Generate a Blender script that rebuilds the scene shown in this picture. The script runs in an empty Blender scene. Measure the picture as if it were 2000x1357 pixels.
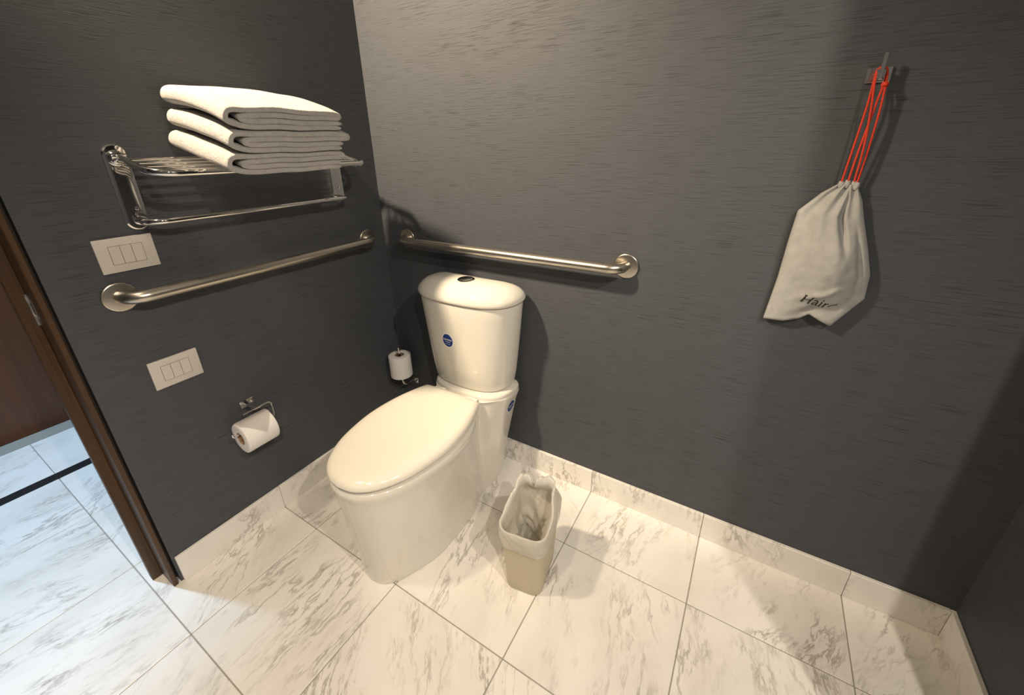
import bpy, bmesh, math, random
from mathutils import Vector, Matrix, noise
from mathutils.bvhtree import BVHTree

scene = bpy.context.scene
COL = scene.collection
R = math.radians
random.seed(7)

# ------------------------------------------------------------------ camera
cam_d = bpy.data.cameras.new('camera')
cam = bpy.data.objects.new('camera', cam_d)
COL.objects.link(cam)
scene.camera = cam
CAM_F, CAM_PX, CAM_PY = 793.4747, 1001.5772, 606.2325
YAW, PITCH, ROLL = R(31.1881), R(-21.9342), R(-0.8806)
fw = Vector((-math.sin(YAW) * math.cos(PITCH), math.cos(YAW) * math.cos(PITCH), math.sin(PITCH)))
rt = fw.cross(Vector((0, 0, 1))).normalized()
up = rt.cross(fw)
rt2 = rt * math.cos(ROLL) + up * math.sin(ROLL)
up2 = -rt * math.sin(ROLL) + up * math.cos(ROLL)
cm = Matrix((rt2, up2, -fw)).transposed().to_4x4()
cm.translation = Vector((1.38297, -1.21771, 1.27779))
cam.matrix_world = cm
cam_d.sensor_fit = 'HORIZONTAL'
cam_d.sensor_width = 36.0
cam_d.lens = CAM_F * 36.0 / 2000.0
cam_d.shift_x = (1000.0 - CAM_PX) / 2000.0
cam_d.shift_y = (CAM_PY - 678.5) / 2000.0
cam_d.clip_start = 0.02
cam_d.clip_end = 50

# ------------------------------------------------------------------ world / exposure
wd = bpy.data.worlds.new('world')
scene.world = wd
wd.use_nodes = True
wd.node_tree.nodes['Background'].inputs[0].default_value = (0.02, 0.02, 0.022, 1)
wd.node_tree.nodes['Background'].inputs[1].default_value = 1.0
scene.view_settings.view_transform = 'Standard'
scene.view_settings.look = 'None'
scene.view_settings.gamma = 1.0
scene.view_settings.exposure = 0.0
scene.view_settings.use_curve_mapping = False

CEIL = 2.40
# ceiling downlights: (x, y, power, colour, spot degrees, blend, source radius, aim point or None for straight down, label)
WARM = (1.0, 0.79, 0.54)
NEUT = (1.0, 0.87, 0.71)
COOL = (0.53, 0.76, 1.0)
DOWNLIGHTS = [
    (0.058, -1.22, 310, WARM, 86, 1.0, .056, (0.38, 0.0, 1.40), 'swivelling ceiling spotlight over the door, turned towards the back wall'),
    (2.40, -1.15, 90, NEUT, 160, .5, .016, None, 'round ceiling downlight just past the end of the partition'),
    (2.20, -1.70, 106, NEUT, 146, .7, .016, None, 'round ceiling downlight in the front part of the room'),
    (-0.95, -1.35, 215, COOL, 66, .6, .05, None, 'cool white ceiling downlight in the hall'),
    (0.85, -1.60, 104, WARM, 82, 1.0, .05, None, 'added unseen ceiling lamp in the middle of the room, brightening the floor'),  # added fill lamp, lifts the floor in the left foreground
]


# ------------------------------------------------------------------ helpers
def link(o, parent=None):
    COL.objects.link(o)
    if parent:
        o.parent = parent
    return o


def obj(name, bm, mat, parent=None, smooth=True, angle=40):
    me = bpy.data.meshes.new(name)
    bmesh.ops.recalc_face_normals(bm, faces=bm.faces[:])
    bm.to_mesh(me)
    bm.free()
    me.materials.append(mat)
    o = bpy.data.objects.new(name, me)
    if smooth:
        for p in me.polygons:
            p.use_smooth = True
        try:
            me.set_sharp_from_angle(angle=R(angle))
        except Exception:
            pass
    return link(o, parent)


def empty(name, loc=(0, 0, 0)):
    o = bpy.data.objects.new(name, None)
    o.location = loc
    o.empty_display_size = 0.05
    return link(o)


def tag(o, label, cat, group=None):
    o['label'] = label
    o['category'] = cat
    if group:
        o['group'] = group
    return o


def structure(o):
    o['kind'] = 'structure'
    return o


def local(o, root):
    """parent o (built in world coordinates) to root without moving it"""
    o.parent = root
    o.matrix_parent_inverse = root.matrix_basis.inverted()
    return o


def box(bm, x0, x1, y0, y1, z0, z1, bevel=0.0, seg=2):
    r = bmesh.ops.create_cube(bm, size=1.0)
    vs = r['verts']
    for v in vs:
        v.co = Vector((x0 + (v.co.x + .5) * (x1 - x0), y0 + (v.co.y + .5) * (y1 - y0), z0 + (v.co.z + .5) * (z1 - z0)))
    if bevel > 0:
        es = list({e for v in vs for e in v.link_edges})
        bmesh.ops.bevel(bm, geom=es, offset=bevel, segments=seg, profile=.5, affect='EDGES')
    return vs


def fillet(pts, r, n=6):
    """round the inner corners of a polyline; r is a number or one per inner point"""
    pts = [Vector(p) for p in pts]
    out = [pts[0]]
    for i in range(1, len(pts) - 1):
        rr = r[i - 1] if isinstance(r, (list, tuple)) else r
        a, b, c = pts[i - 1], pts[i], pts[i + 1]
        d1 = (a - b).normalized()
        d2 = (c - b).normalized()
        ang = d1.angle(d2)
        if rr <= 0 or ang > math.pi - .02:
            out.append(b)
            continue
        t = min(rr / math.tan(ang / 2), (a - b).length * .49 if i > 1 else (a - b).length * .98, (c - b).length * .98)
        p0, p2 = b + d1 * t, b + d2 * t
        rad = t * math.tan(ang / 2)
        cen = b + (d1 + d2).normalized() * (rad / math.sin(ang / 2))
        v0, v2 = p0 - cen, p2 - cen
        tot = v0.angle(v2)
        ax = v0.cross(v2).normalized()
        for k in range(n + 1):
            out.append(cen + Matrix.Rotation(tot * k / n, 3, ax) @ v0)
    out.append(pts[-1])
    return out


def tube(bm, pts, r, seg=16, cap=True, flat=None):
    pts = [Vector(p) for p in pts]
    n = len(pts)
    tang = []
    for i in range(n):
        a = pts[max(i - 1, 0)]
        b = pts[min(i + 1, n - 1)]
        tang.append((b - a).normalized())
    ref = Vector((0, 0, 1)) if abs(tang[0].z) < .9 else Vector((1, 0, 0))
    u = tang[0].cross(ref).normalized()
    rings = []
    for i in range(n):
        u = (u - tang[i] * u.dot(tang[i])).normalized()
        w = tang[i].cross(u)
        rr = r[i] if isinstance(r, (list, tuple)) else r
        ring = []
        for k in range(seg):
            t = 2 * math.pi * k / seg
            ring.append(bm.verts.new(pts[i] + (u * math.cos(t) + w * math.sin(t) * (flat or 1)) * rr))
        rings.append(ring)
    for a, b in zip(rings, rings[1:]):
        for k in range(seg):
            bm.faces.new((a[k], a[(k + 1) % seg], b[(k + 1) % seg], b[k]))
    if cap:
        bm.faces.new(rings[0])
        bm.faces.new(rings[-1])
    return rings


def loft(bm, loops, cap0=True, cap1=True):
    rings = [[bm.verts.new(p) for p in lp] for lp in loops]
    n = len(rings[0])
    for a, b in zip(rings, rings[1:]):
        for k in range(n):
            bm.faces.new((a[k], a[(k + 1) % n], b[(k + 1) % n], b[k]))
    if cap0:
        bm.faces.new(rings[0])
    if cap1:
        bm.faces.new(rings[-1])
    return rings


def lathe(bm, prof, origin, axis, seg=32, cap=True):
    """prof: list of (radius, distance along the axis)"""
    axis = Vector(axis).normalized()
    ref = Vector((0, 0, 1)) if abs(axis.z) < .9 else Vector((1, 0, 0))
    u = axis.cross(ref).normalized()
    w = axis.cross(u)
    o = Vector(origin)
    loops = []
    for r, d in prof:
        loops.append([o + axis * d + (u * math.cos(2 * math.pi * k / seg) + w * math.sin(2 * math.pi * k / seg)) * r for k in range(seg)])
    return loft(bm, loops, cap, cap)


def catmull(pts, n=6, closed=False):
    pts = [Vector(p) for p in pts]
    m = len(pts)
    out = []
    rng = range(m if closed else m - 1)
    for i in rng:
        if closed:
            p0, p1, p2, p3 = pts[(i - 1) % m], pts[i], pts[(i + 1) % m], pts[(i + 2) % m]
        else:
            p1, p2 = pts[i], pts[i + 1]
            p0 = pts[i - 1] if i > 0 else p1 * 2 - p2
            p3 = pts[i + 2] if i + 2 < m else p2 * 2 - p1
        for k in range(n):
            t = k / n
            out.append(.5 * ((2 * p1) + (p2 - p0) * t + (2 * p0 - 5 * p1 + 4 * p2 - p3) * t * t + (3 * p1 - p0 - 3 * p2 + p3) * t ** 3))
    if not closed:
        out.append(pts[-1])
    return out


def lerp(a, b, t):
    return a + (b - a) * t


def interp(xs, ys, x):
    if x <= xs[0]:
        return ys[0]
    for i in range(1, len(xs)):
        if x <= xs[i]:
            t = (x - xs[i - 1]) / (xs[i] - xs[i - 1])
            return lerp(ys[i - 1], ys[i], t)
    return ys[-1]


def rrect(w, d, r, n=6):
    """rounded rectangle centred on the origin, counter clockwise"""
    out = []
    for cx, cy, a0 in ((w / 2 - r, d / 2 - r, 0), (-w / 2 + r, d / 2 - r, 90), (-w / 2 + r, -d / 2 + r, 180), (w / 2 - r, -d / 2 + r, 270)):
        for k in range(n + 1):
            a = R(a0 + 90 * k / n)
            out.append((cx + r * math.cos(a), cy + r * math.sin(a)))
    return out


# ------------------------------------------------------------------ materials
def new_mat(name):
    m = bpy.data.materials.new(name)
    m.use_nodes = True
    nt = m.node_tree
    b = nt.nodes['Principled BSDF']
    return m, nt, b


def N(nt, kind, **kw):
    n = nt.nodes.new(kind)
    for k, v in kw.items():
        setattr(n, k, v)
    return n


def noise_node(nt, vec, scale, detail=4, rough=.55, dist=0.0):
    n = N(nt, 'ShaderNodeTexNoise')
    n.inputs['Scale'].default_value = scale
    n.inputs['Detail'].default_value = detail
    n.inputs['Roughness'].default_value = rough
    n.inputs['Distortion'].default_value = dist
    if vec is not None:
        nt.links.new(vec, n.inputs['Vector'])
    return n


def ramp(nt, fac, stops):
    n = N(nt, 'ShaderNodeValToRGB')
    cr = n.color_ramp
    while len(cr.elements) > len(stops):
        cr.elements.remove(cr.elements[-1])
    while len(cr.elements) < len(stops):
        cr.elements.new(.5)
    for e, (p, c) in zip(cr.elements, stops):
        e.position = p
        e.color = c if len(c) == 4 else (*c, 1)
    nt.links.new(fac, n.inputs[0])
    return n


def math_node(nt, op, a, b=None):
    n = N(nt, 'ShaderNodeMath', operation=op)
    for i, v in enumerate((a, b)):
        if v is None:
            continue
        if isinstance(v, (int, float)):
            n.inputs[i].default_value = v
        else:
            nt.links.new(v, n.inputs[i])
    return n.outputs[0]


def mix_col(nt, fac, a, b):
    n = N(nt, 'ShaderNodeMix', data_type='RGBA')
    for sock, v in ((n.inputs[0], fac), (n.inputs[6], a), (n.inputs[7], b)):
        if isinstance(v, (int, float)):
            sock.default_value = v
        elif isinstance(v, tuple):
            sock.default_value = v if len(v) == 4 else (*v, 1)
        else:
            nt.links.new(v, sock)
    return n.outputs[2]


def bump(nt, b, height, strength, dist=.002):
    n = N(nt, 'ShaderNodeBump')
    n.inputs['Strength'].default_value = strength
    n.inputs['Distance'].default_value = dist
    nt.links.new(height, n.inputs['Height'])
    nt.links.new(n.outputs[0], b.inputs['Normal'])


def coord(nt, kind='Object'):
    return N(nt, 'ShaderNodeTexCoord').outputs[kind]


def mapped(nt, vec, scale=(1, 1, 1), rot=(0, 0, 0), loc=(0, 0, 0)):
    m = N(nt, 'ShaderNodeMapping')
    m.inputs['Scale'].default_value = scale
    m.inputs['Rotation'].default_value = rot
    m.inputs['Location'].default_value = loc
    nt.links.new(vec, m.inputs['Vector'])
    return m.outputs[0]


def plain(name, col, rough=.5, metal=0.0, grain=0.04, gscale=60, **kw):
    """a plain finish with faint procedural variation"""
    m, nt, b = new_mat(name)
    n = noise_node(nt, coord(nt), gscale, 3)
    c0 = tuple(max(0, x * (1 - grain)) for x in col)
    c1 = tuple(min(1, x * (1 + grain)) for x in col)
    cr = ramp(nt, n.outputs[0], [(.3, c0), (.7, c1)])
    nt.links.new(cr.outputs[0], b.inputs['Base Color'])
    b.inputs['Roughness'].default_value = rough
    b.inputs['Metallic'].default_value = metal
    for k, v in kw.items():
        b.inputs[k].default_value = v
    return m


def mat_wallpaper():
    m, nt, b = new_mat('grey_grasscloth_wallpaper')
    co = coord(nt)
    sep = N(nt, 'ShaderNodeSeparateXYZ')
    nt.links.new(co, sep.inputs[0])
    along = math_node(nt, 'ADD', sep.outputs[0], sep.outputs[1])
    # gentle waviness so the fibres are not ruler straight
    cv = N(nt, 'ShaderNodeCombineXYZ')
    nt.links.new(along, cv.inputs[0])
    nt.links.new(sep.outputs[2], cv.inputs[2])
    wob = noise_node(nt, mapped(nt, cv.outputs[0], (5, 1, 9)), 1.0, 2)
    zz = math_node(nt, 'ADD', sep.outputs[2], math_node(nt, 'MULTIPLY', wob.outputs[0], .006))
    cv2 = N(nt, 'ShaderNodeCombineXYZ')
    nt.links.new(along, cv2.inputs[0])
    nt.links.new(zz, cv2.inputs[2])
    fib = noise_node(nt, mapped(nt, cv2.outputs[0], (16, 1, 420)), 1.0, 6, .68)
    slit = noise_node(nt, mapped(nt, cv2.outputs[0], (11, 1, 420), loc=(3, 0, 5)), 1.0, 2, .5)
    slitm = ramp(nt, slit.outputs[0], [(.56, (0, 0, 0)), (.66, (1, 1, 1))])
    big = noise_node(nt, mapped(nt, cv2.outputs[0], (3, 1, 9)), 1.0, 3)
    dens = ramp(nt, big.outputs[0], [(.38, (.35, .35, .35)), (.62, (1, 1, 1))])
    sm = math_node(nt, 'MULTIPLY', slitm.outputs[0], dens.outputs[0])
    base = ramp(nt, fib.outputs[0], [(.22, (.053, .058, .068)), (.50, (.070, .0765, .090)), (.78, (.086, .0935, .109))])
    c = mix_col(nt, math_node(nt, 'MULTIPLY', sm, .55), base.outputs[0], (.018, .018, .019))
    nt.links.new(c, b.inputs['Base Color'])
    h = math_node(nt, 'SUBTRACT', fib.outputs[0], math_node(nt, 'MULTIPLY', sm, .9))
    bump(nt, b, h, .5, .0011)
    b.inputs['Roughness'].default_value = .62
    b.inputs['Specular IOR Level'].default_value = .35
    return m


def mat_marble():
    m, nt, b = new_mat('white_marble_with_grey_veins')
    oi = N(nt, 'ShaderNodeObjectInfo')
    co = coord(nt)
    rnd = oi.outputs['Random']
    off = N(nt, 'ShaderNodeCombineXYZ')
    nt.links.new(math_node(nt, 'MULTIPLY', rnd, 37.0), off.inputs[0])
    nt.links.new(math_node(nt, 'MULTIPLY', rnd, 91.0), off.inputs[1])
    vr = N(nt, 'ShaderNodeVectorRotate', rotation_type='Z_AXIS')
    nt.links.new(co, vr.inputs['Vector'])
    r2 = math_node(nt, 'FRACT', math_node(nt, 'MULTIPLY', rnd, 17.31))
    nt.links.new(math_node(nt, 'MULTIPLY', math_node(nt, 'SUBTRACT', r2, .5), 1.3), vr.inputs['Angle'])
    add = N(nt, 'ShaderNodeVectorMath', operation='ADD')
    nt.links.new(vr.outputs[0], add.inputs[0])
    nt.links.new(off.outputs[0], add.inputs[1])
    p = add.outputs[0]
    # warp
    wn = noise_node(nt, p, 6.0, 3, .55)
    sc = N(nt, 'ShaderNodeVectorMath', operation='SCALE')
    sc.inputs['Scale'].default_value = .055
    nt.links.new(wn.outputs['Color'], sc.inputs[0])
    pw = N(nt, 'ShaderNodeVectorMath', operation='ADD')
    nt.links.new(p, pw.inputs[0])
    nt.links.new(sc.outputs[0], pw.inputs[1])
    q = mapped(nt, pw.outputs[0], (24, 5.0, 8))
    v1 = noise_node(nt, q, 1.0, 7, .66)
    rid = math_node(nt, 'ABSOLUTE', math_node(nt, 'SUBTRACT', v1.outputs[0], .5))
    ridm = ramp(nt, rid, [(.0, (1, 1, 1)), (.010, (.75, .75, .75)), (.04, (0, 0, 0))])
    brk = noise_node(nt, mapped(nt, p, (7, 3.2, 4), loc=(5, 2, 1)), 1.0, 4, .6)
    brkm = ramp(nt, brk.outputs[0], [(.47, (0, 0, 0)), (.63, (1, 1, 1))])
    vein = math_node(nt, 'MULTIPLY', ridm.outputs[0], brkm.outputs[0])
    # smudged grey flecks beside the veins
    fl = noise_node(nt, mapped(nt, pw.outputs[0], (40, 11, 12), loc=(9, 4, 0)), 1.0, 5, .7)
    flm = ramp(nt, fl.outputs[0], [(.55, (0, 0, 0)), (.75, (1, 1, 1))])
    fleck = math_node(nt, 'MULTIPLY', math_node(nt, 'MULTIPLY', flm.outputs[0], brkm.outputs[0]), .55)
    cl = noise_node(nt, mapped(nt, p, (6, 3, 3), loc=(1, 7, 3)), 1.0, 4, .55)
    base = ramp(nt, cl.outputs[0], [(.3, (.74, .715, .68)), (.55, (.83, .81, .78)), (.75, (.86, .845, .82))])
    c = mix_col(nt, fleck, base.outputs[0], (.33, .30, .265))
    c = mix_col(nt, math_node(nt, 'MULTIPLY', vein, .66), c, (.20, .165, .135))
    nt.links.new(c, b.inputs['Base Color'])
    b.inputs['Roughness'].default_value = .30
    b.inputs['Specular IOR Level'].default_value = .45
    return m


def mat_wood(name, stops):
    m, nt, b = new_mat(name)
    co = coord(nt)
    g = noise_node(nt, mapped(nt, co, (60, 60, 2.2)), 1.0, 5, .6, .3)
    f = noise_node(nt, mapped(nt, co, (260, 260, 6)), 1.0, 3)
    mx = math_node(nt, 'ADD', math_node(nt, 'MULTIPLY', g.outputs[0], .7), math_node(nt, 'MULTIPLY', f.outputs[0], .3))
    cr = ramp(nt, mx, stops)
    nt.links.new(cr.outputs[0], b.inputs['Base Color'])
    bump(nt, b, mx, .25, .001)
    b.inputs['Roughness'].default_value = .42
    return m


def mat_steel():
    m, nt, b = new_mat('brushed_stainless_steel')
    co = coord(nt)
    g = noise_node(nt, mapped(nt, co, (400, 400, 400)), 1.0, 2)
    cr = ramp(nt, g.outputs[0], [(.3, (.54, .50, .44)), (.7, (.63, .59, .52))])
    nt.links.new(cr.outputs[0], b.inputs['Base Color'])
    b.inputs['Metallic'].default_value = 1
    b.inputs['Roughness'].default_value = .30
    return m


def mat_towel():
    m, nt, b = new_mat('white_terry_cloth')
    co = coord(nt)
    n1 = noise_node(nt, co, 240, 5, .75)
    n2 = noise_node(nt, co, 55, 4, .6)
    sp = math_node(nt, 'ADD', math_node(nt, 'MULTIPLY', n1.outputs[0], .6), math_node(nt, 'MULTIPLY', n2.outputs[0], .4))
    cr = ramp(nt, sp, [(.35, (.56, .545, .54)), (.62, (.74, .72, .71))])
    nt.links.new(cr.outputs[0], b.inputs['Base Color'])
    h = math_node(nt, 'ADD', n1.outputs[0], math_node(nt, 'MULTIPLY', n2.outputs[0], .8))
    bump(nt, b, h, .9, .007)
    b.inputs['Roughness'].default_value = .95
    b.inputs['Sheen Weight'].default_value = .3
    b.inputs['Specular IOR Level'].default_value = .1
    return m


def mat_cloth_bag():
    m, nt, b = new_mat('white_nonwoven_fabric')
    co = coord(nt)
    n1 = noise_node(nt, co, 500, 3, .6)
    n2 = noise_node(nt, co, 45, 4, .65)
    cr = ramp(nt, n2.outputs[0], [(.3, (.385, .385, .38)), (.7, (.455, .455, .45))])
    nt.links.new(cr.outputs[0], b.inputs['Base Color'])
    h = math_node(nt, 'ADD', n1.outputs[0], n2.outputs[0])
    bump(nt, b, h, .35, .0015)
    b.inputs['Roughness'].default_value = .9
    b.inputs['Specular IOR Level'].default_value = .15
    return m


def mat_liner():
    m, nt, b = new_mat('translucent_white_polythene')
    co = coord(nt)
    n2 = noise_node(nt, mapped(nt, co, (38, 38, 24)), 1.0, 3, .5, .8)
    bump(nt, b, n2.outputs[0], .5, .006)
    b.inputs['Base Color'].default_value = (.90, .89, .86, 1)
    b.inputs['Roughness'].default_value = .32
    tr = N(nt, 'ShaderNodeBsdfTranslucent')
    tr.inputs[0].default_value = (.88, .87, .83, 1)
    tp = N(nt, 'ShaderNodeBsdfTransparent')
    mx = N(nt, 'ShaderNodeMixShader')
    mx.inputs[0].default_value = .42
    nt.links.new(b.outputs[0], mx.inputs[1])
    nt.links.new(tr.outputs[0], mx.inputs[2])
    mx2 = N(nt, 'ShaderNodeMixShader')
    mx2.inputs[0].default_value = .27
    nt.links.new(mx.outputs[0], mx2.inputs[1])
    nt.links.new(tp.outputs[0], mx2.inputs[2])
    nt.links.new(mx2.outputs[0], nt.nodes['Material Output'].inputs[0])
    return m


def mat_cord():
    m, nt, b = new_mat('red_twisted_cord')
    co = coord(nt)
    w = N(nt, 'ShaderNodeTexWave')
    w.inputs['Scale'].default_value = 160
    w.inputs['Distortion'].default_value = 1.5
    nt.links.new(mapped(nt, co, (1, 1, 1), rot=(0, .7, 0)), w.inputs['Vector'])
    cr = ramp(nt, w.outputs['Fac'], [(.2, (.62, .035, .015)), (.8, (.86, .075, .03))])
    nt.links.new(cr.outputs[0], b.inputs['Base Color'])
    bump(nt, b, w.outputs['Fac'], .6, .001)
    b.inputs['Roughness'].default_value = .7
    return m


def mat_emit(name, col, strength):
    m, nt, b = new_mat(name)
    b.inputs['Base Color'].default_value = (.9, .9, .9, 1)
    b.inputs['Emission Color'].default_value = (*col, 1)
    b.inputs['Emission Strength'].default_value = strength
    return m


WALL = mat_wallpaper()
MARBLE = mat_marble()
WOOD = mat_wood('dark_brown_wood', [(.3, (.036, .017, .007)), (.55, (.070, .034, .013)), (.75, (.105, .054, .021))])
PANEL = mat_wood('red_brown_wood_panel', [(.3, (.085, .028, .009)), (.55, (.115, .040, .013)), (.75, (.14, .052, .018))])
STEEL = mat_steel()
TOWEL = mat_towel()
BAGCLOTH = mat_cloth_bag()
LINER = mat_liner()
CORD = mat_cord()
GROUT = plain('grey_grout', (.30, .28, .25), .9)
CHROME = plain('polished_chrome', (.80, .79, .78), .07, 1.0, .02)
CERAMIC = plain('white_glazed_ceramic', (.75, .725, .665), .07, 0, .01, 8, **{'Coat Weight': .3, 'Coat Roughness': .03})
SEATPL = plain('white_seat_plastic', (.80, .765, .68), .12, 0, .01, 8)
PAPER = plain('white_tissue_paper', (.86, .84, .83), .95, 0, .03, 300)
CARD = plain('brown_cardboard', (.30, .19, .11), .9)
TAN = plain('tan_plastic', (.53, .47, .34), .42, 0, .02)
SWITCH = plain('silver_grey_plastic', (.63, .59, .55), .42, 0, .03, 200)
DARKLINE = plain('dark_gap', (.05, .045, .04), .8)  # plate joints, plus shade of door gap and latch hole as colour
BLACKTRIM = plain('black_metal_strip', (.012, .012, .014), .4)
BLUE = plain('blue_sticker_print', (.008, .04, .22), .35, 0, .02)
WHITEPRINT = plain('white_sticker_print', (.85, .85, .85), .4, 0, .02)
INK = plain('black_ink', (.012, .011, .012), .8)
PAINT = plain('white_ceiling_paint', (.50, .49, .47), .9)
BEIGE = plain('pale_plaster', (.52, .49, .45), .85)
SATIN = plain('satin_chrome', (.80, .79, .78), .22, 1.0, .02)
LAMP = mat_emit('lamp_glow', (1.0, .86, .66), 5.0)

# ------------------------------------------------------------------ the room
RX = 2.030           # partition face on the right
DOOR0, DOOR1 = -1.0125, -1.86
DOORH = 2.08
ROOM_X, ROOM_Y = 3.7, -2.8
WT = 0.10


def wall(name, boxes, mat=WALL):
    bm = bmesh.new()
    for bb in boxes:
        box(bm, *bb)
    return structure(obj(name, bm, mat, None, False))


wall('wall_back', [(-WT, ROOM_X + WT, 0, WT, 0, CEIL)])
wall('wall_left', [(-WT, 0, DOOR0, 0, 0, CEIL), (-WT, 0, DOOR1, DOOR0, DOORH, CEIL), (-WT, 0, ROOM_Y, DOOR1, 0, CEIL)])
wall('wall_right', [(RX, RX + WT, -0.70, 0, 0, CEIL)])
wall('wall_far_right', [(ROOM_X, ROOM_X + WT, ROOM_Y, 0, 0, CEIL)])
wall('wall_front', [(-WT, ROOM_X + WT, ROOM_Y - WT, ROOM_Y, 0, CEIL)])
wall('wall_hall', [(-1.60, -1.50, -3.0, .7, 0, CEIL)], PANEL)
wall('wall_hall_end', [(-1.5, -WT, .6, .7, 0, CEIL)], BEIGE)
wall('wall_hall_start', [(-1.5, -WT, -3.0, -2.9, 0, CEIL)], BEIGE)
wall('ceiling', [(-1.6, ROOM_X + WT, -3.0, .7, CEIL, CEIL + .06)], PAINT)

# floor: grout bed with square marble tiles laid through under the walls
TS, GAP, TH = 0.4, 0.0028, 0.012
TX0, TY0 = 0.2025, -0.2708
bm = bmesh.new()
box(bm, -1.6, ROOM_X + WT, -3.0, .7, -.06, -.0022)
floor = structure(obj('floor', bm, GROUT, None, False))
tile_me = None
s = (TS - GAP) / 2
for i in range(-5, 9):
    for j in range(-7, 3):
        cx, cy = TX0 + (i + .5) * TS, TY0 + (j + .5) * TS
        if cx + s > ROOM_X + WT or cx - s < -1.66 or cy > .3 and cx > 0:
            continue
        if tile_me is None:
            bm = bmesh.new()
            box(bm, -s, s, -s, s, -TH, 0, .0012, 1)
            t = obj('tile', bm, MARBLE, floor, False)
            tile_me = t.data
        else:
            t = link(bpy.data.objects.new('tile', tile_me), floor)
        t.location = (cx, cy, 0)
        t.rotation_euler.z = random.choice((0, 0, math.pi))

# marble skirting, slab by slab, joints in line with the floor joints
BH, BT = .1005, .0115


def baseboard(name, axis, fixed, lo, hi, joints, sign):
    bm = bmesh.new()
    a, b_ = (fixed, fixed + sign * .004) if sign > 0 else (fixed + sign * .004, fixed)
    if axis == 'x':
        box(bm, lo, hi, a, b_, 0, BH - .002)
    else:
        box(bm, a, b_, lo, hi, 0, BH - .002)
    root = structure(obj(name, bm, GROUT, None, False))
    js = [lo] + sorted(j for j in joints if lo < j < hi) + [hi]
    for p, q in zip(js, js[1:]):
        bm = bmesh.new()
        L = (q - p) / 2 - .0007
        if axis == 'x':
            box(bm, -L, L, min(0, sign * BT), max(0, sign * BT), 0, BH, .0012, 1)
            loc = ((p + q) / 2, fixed, 0)
        else:
            box(bm, min(0, sign * BT), max(0, sign * BT), -L, L, 0, BH, .0012, 1)
            loc = (fixed, (p + q) / 2, 0)
        o = obj('slab', bm, MARBLE, root, False)
        o.location = loc
    return root


baseboard('baseboard_back', 'x', 0.0, BT, RX - BT, [TX0 + TS * k for k in range(-1, 6)], -1)
baseboard('baseboard_left', 'y', 0.0, -1.006, 0, [TY0 - TS * k for k in range(0, 3)], 1)
baseboard('baseboard_right', 'y', RX, -.70, 0, [TY0 - TS * k for k in range(0, 3)], -1)

# dark strip let into the hall floor
bm = bmesh.new()
box(bm, -1.022, -.968, -2.9, .6, 0, .0015)
structure(obj('trim_1', bm, BLACKTRIM, None, False))

# door frame
bm = bmesh.new()
box(bm, -WT - .004, .003, -1.033, -1.0205, 0, DOORH, .0015, 1)
door = structure(obj('door_1', bm, WOOD, None, False))
bm = bmesh.new()
box(bm, -WT - .004, .003, DOOR1 + .0005, DOOR1 + .021, 0, DOORH, .0015, 1)
obj('jamb', bm, WOOD, door, False)
bm = bmesh.new()
box(bm, -WT - .004, .003, DOOR1 + .021, -1.0335, DOORH - .02, DOORH - .0005, .0015, 1)
obj('head_jamb', bm, WOOD, door, False)
bm = bmesh.new()
box(bm, -WT - .002, -.080, -1.0585, -1.0325, 0, DOORH - .02, .0015, 1)
obj('door_stop', bm, WOOD, door, False)
bm = bmesh.new()
box(bm, -WT - .002, -.080, DOOR1 + .02, DOOR1 + .046, 0, DOORH - .02, .0015, 1)
obj('door_stop', bm, WOOD, door, False)
bm = bmesh.new()
box(bm, -WT, -.030, -1.0205, DOOR0 - .0003, 0, DOORH)  # added filler that closes the open gap, its shade put into the colour
obj('gap_shade_filler', bm, DARKLINE, door, False)
bm = bmesh.new()
box(bm, -.075, -.052, -1.0350, -1.0325, .912, .962, .0008, 1)
sp = obj('strike_plate', bm, SATIN, door, False)
sp['label'] = 'chrome strike plate on the brown door jamb'
bm = bmesh.new()
box(bm, -.0797, -.075, -1.038, -1.0325, .890, .970, .0008, 1)
obj('strike_lip', bm, SATIN, sp, False)
bm = bmesh.new()
box(bm, -.068, -.058, -1.0354, -1.0345, .922, .950)  # dark patch on the plate, shade of a hole given as colour
obj('latch_hole_shade', bm, DARKLINE, sp, False)

# ------------------------------------------------------------------ downlights
lroot = None
for (x, y, pw, colr, deg, bl, srad, aim, lab) in DOWNLIGHTS:
    root = empty('ceiling_downlight', (x, y, CEIL))
    tag(root, lab, 'ceiling light', 'recessed ceiling downlights')
    bm = bmesh.new()
    lathe(bm, [(.040, -.0005), (.052, -.0005), (.052, -.004), (.049, -.006), (.041, -.006), (.040, -.0005)], (0, 0, 0), (0, 0, 1), 32, False)
    obj('trim_ring', bm, PAINT, root)
    bm = bmesh.new()
    lathe(bm, [(.039, -.0008), (.039, -.0025)], (0, 0, 0), (0, 0, 1), 32)
    obj('lens', bm, LAMP, root)
    ld = bpy.data.lights.new('downlight_lamp', 'SPOT')
    ld.energy = pw
    ld.color = colr
    ld.spot_size = R(deg)
    ld.spot_blend = bl
    ld.shadow_soft_size = srad
    lo = link(bpy.data.objects.new('downlight_lamp', ld), root)
    lo.location = (0, 0, -.055)
    if aim:
        lo.rotation_euler = (Vector(aim) - Vector((x, y, CEIL - .055))).to_track_quat('-Z', 'Y').to_euler()

# ------------------------------------------------------------------ toilet
TXC = 0.530
toilet = empty('toilet', (TXC, 0, 0))
tag(toilet, 'white ceramic toilet with closed lid and round-topped tank against the back wall', 'toilet')


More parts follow.
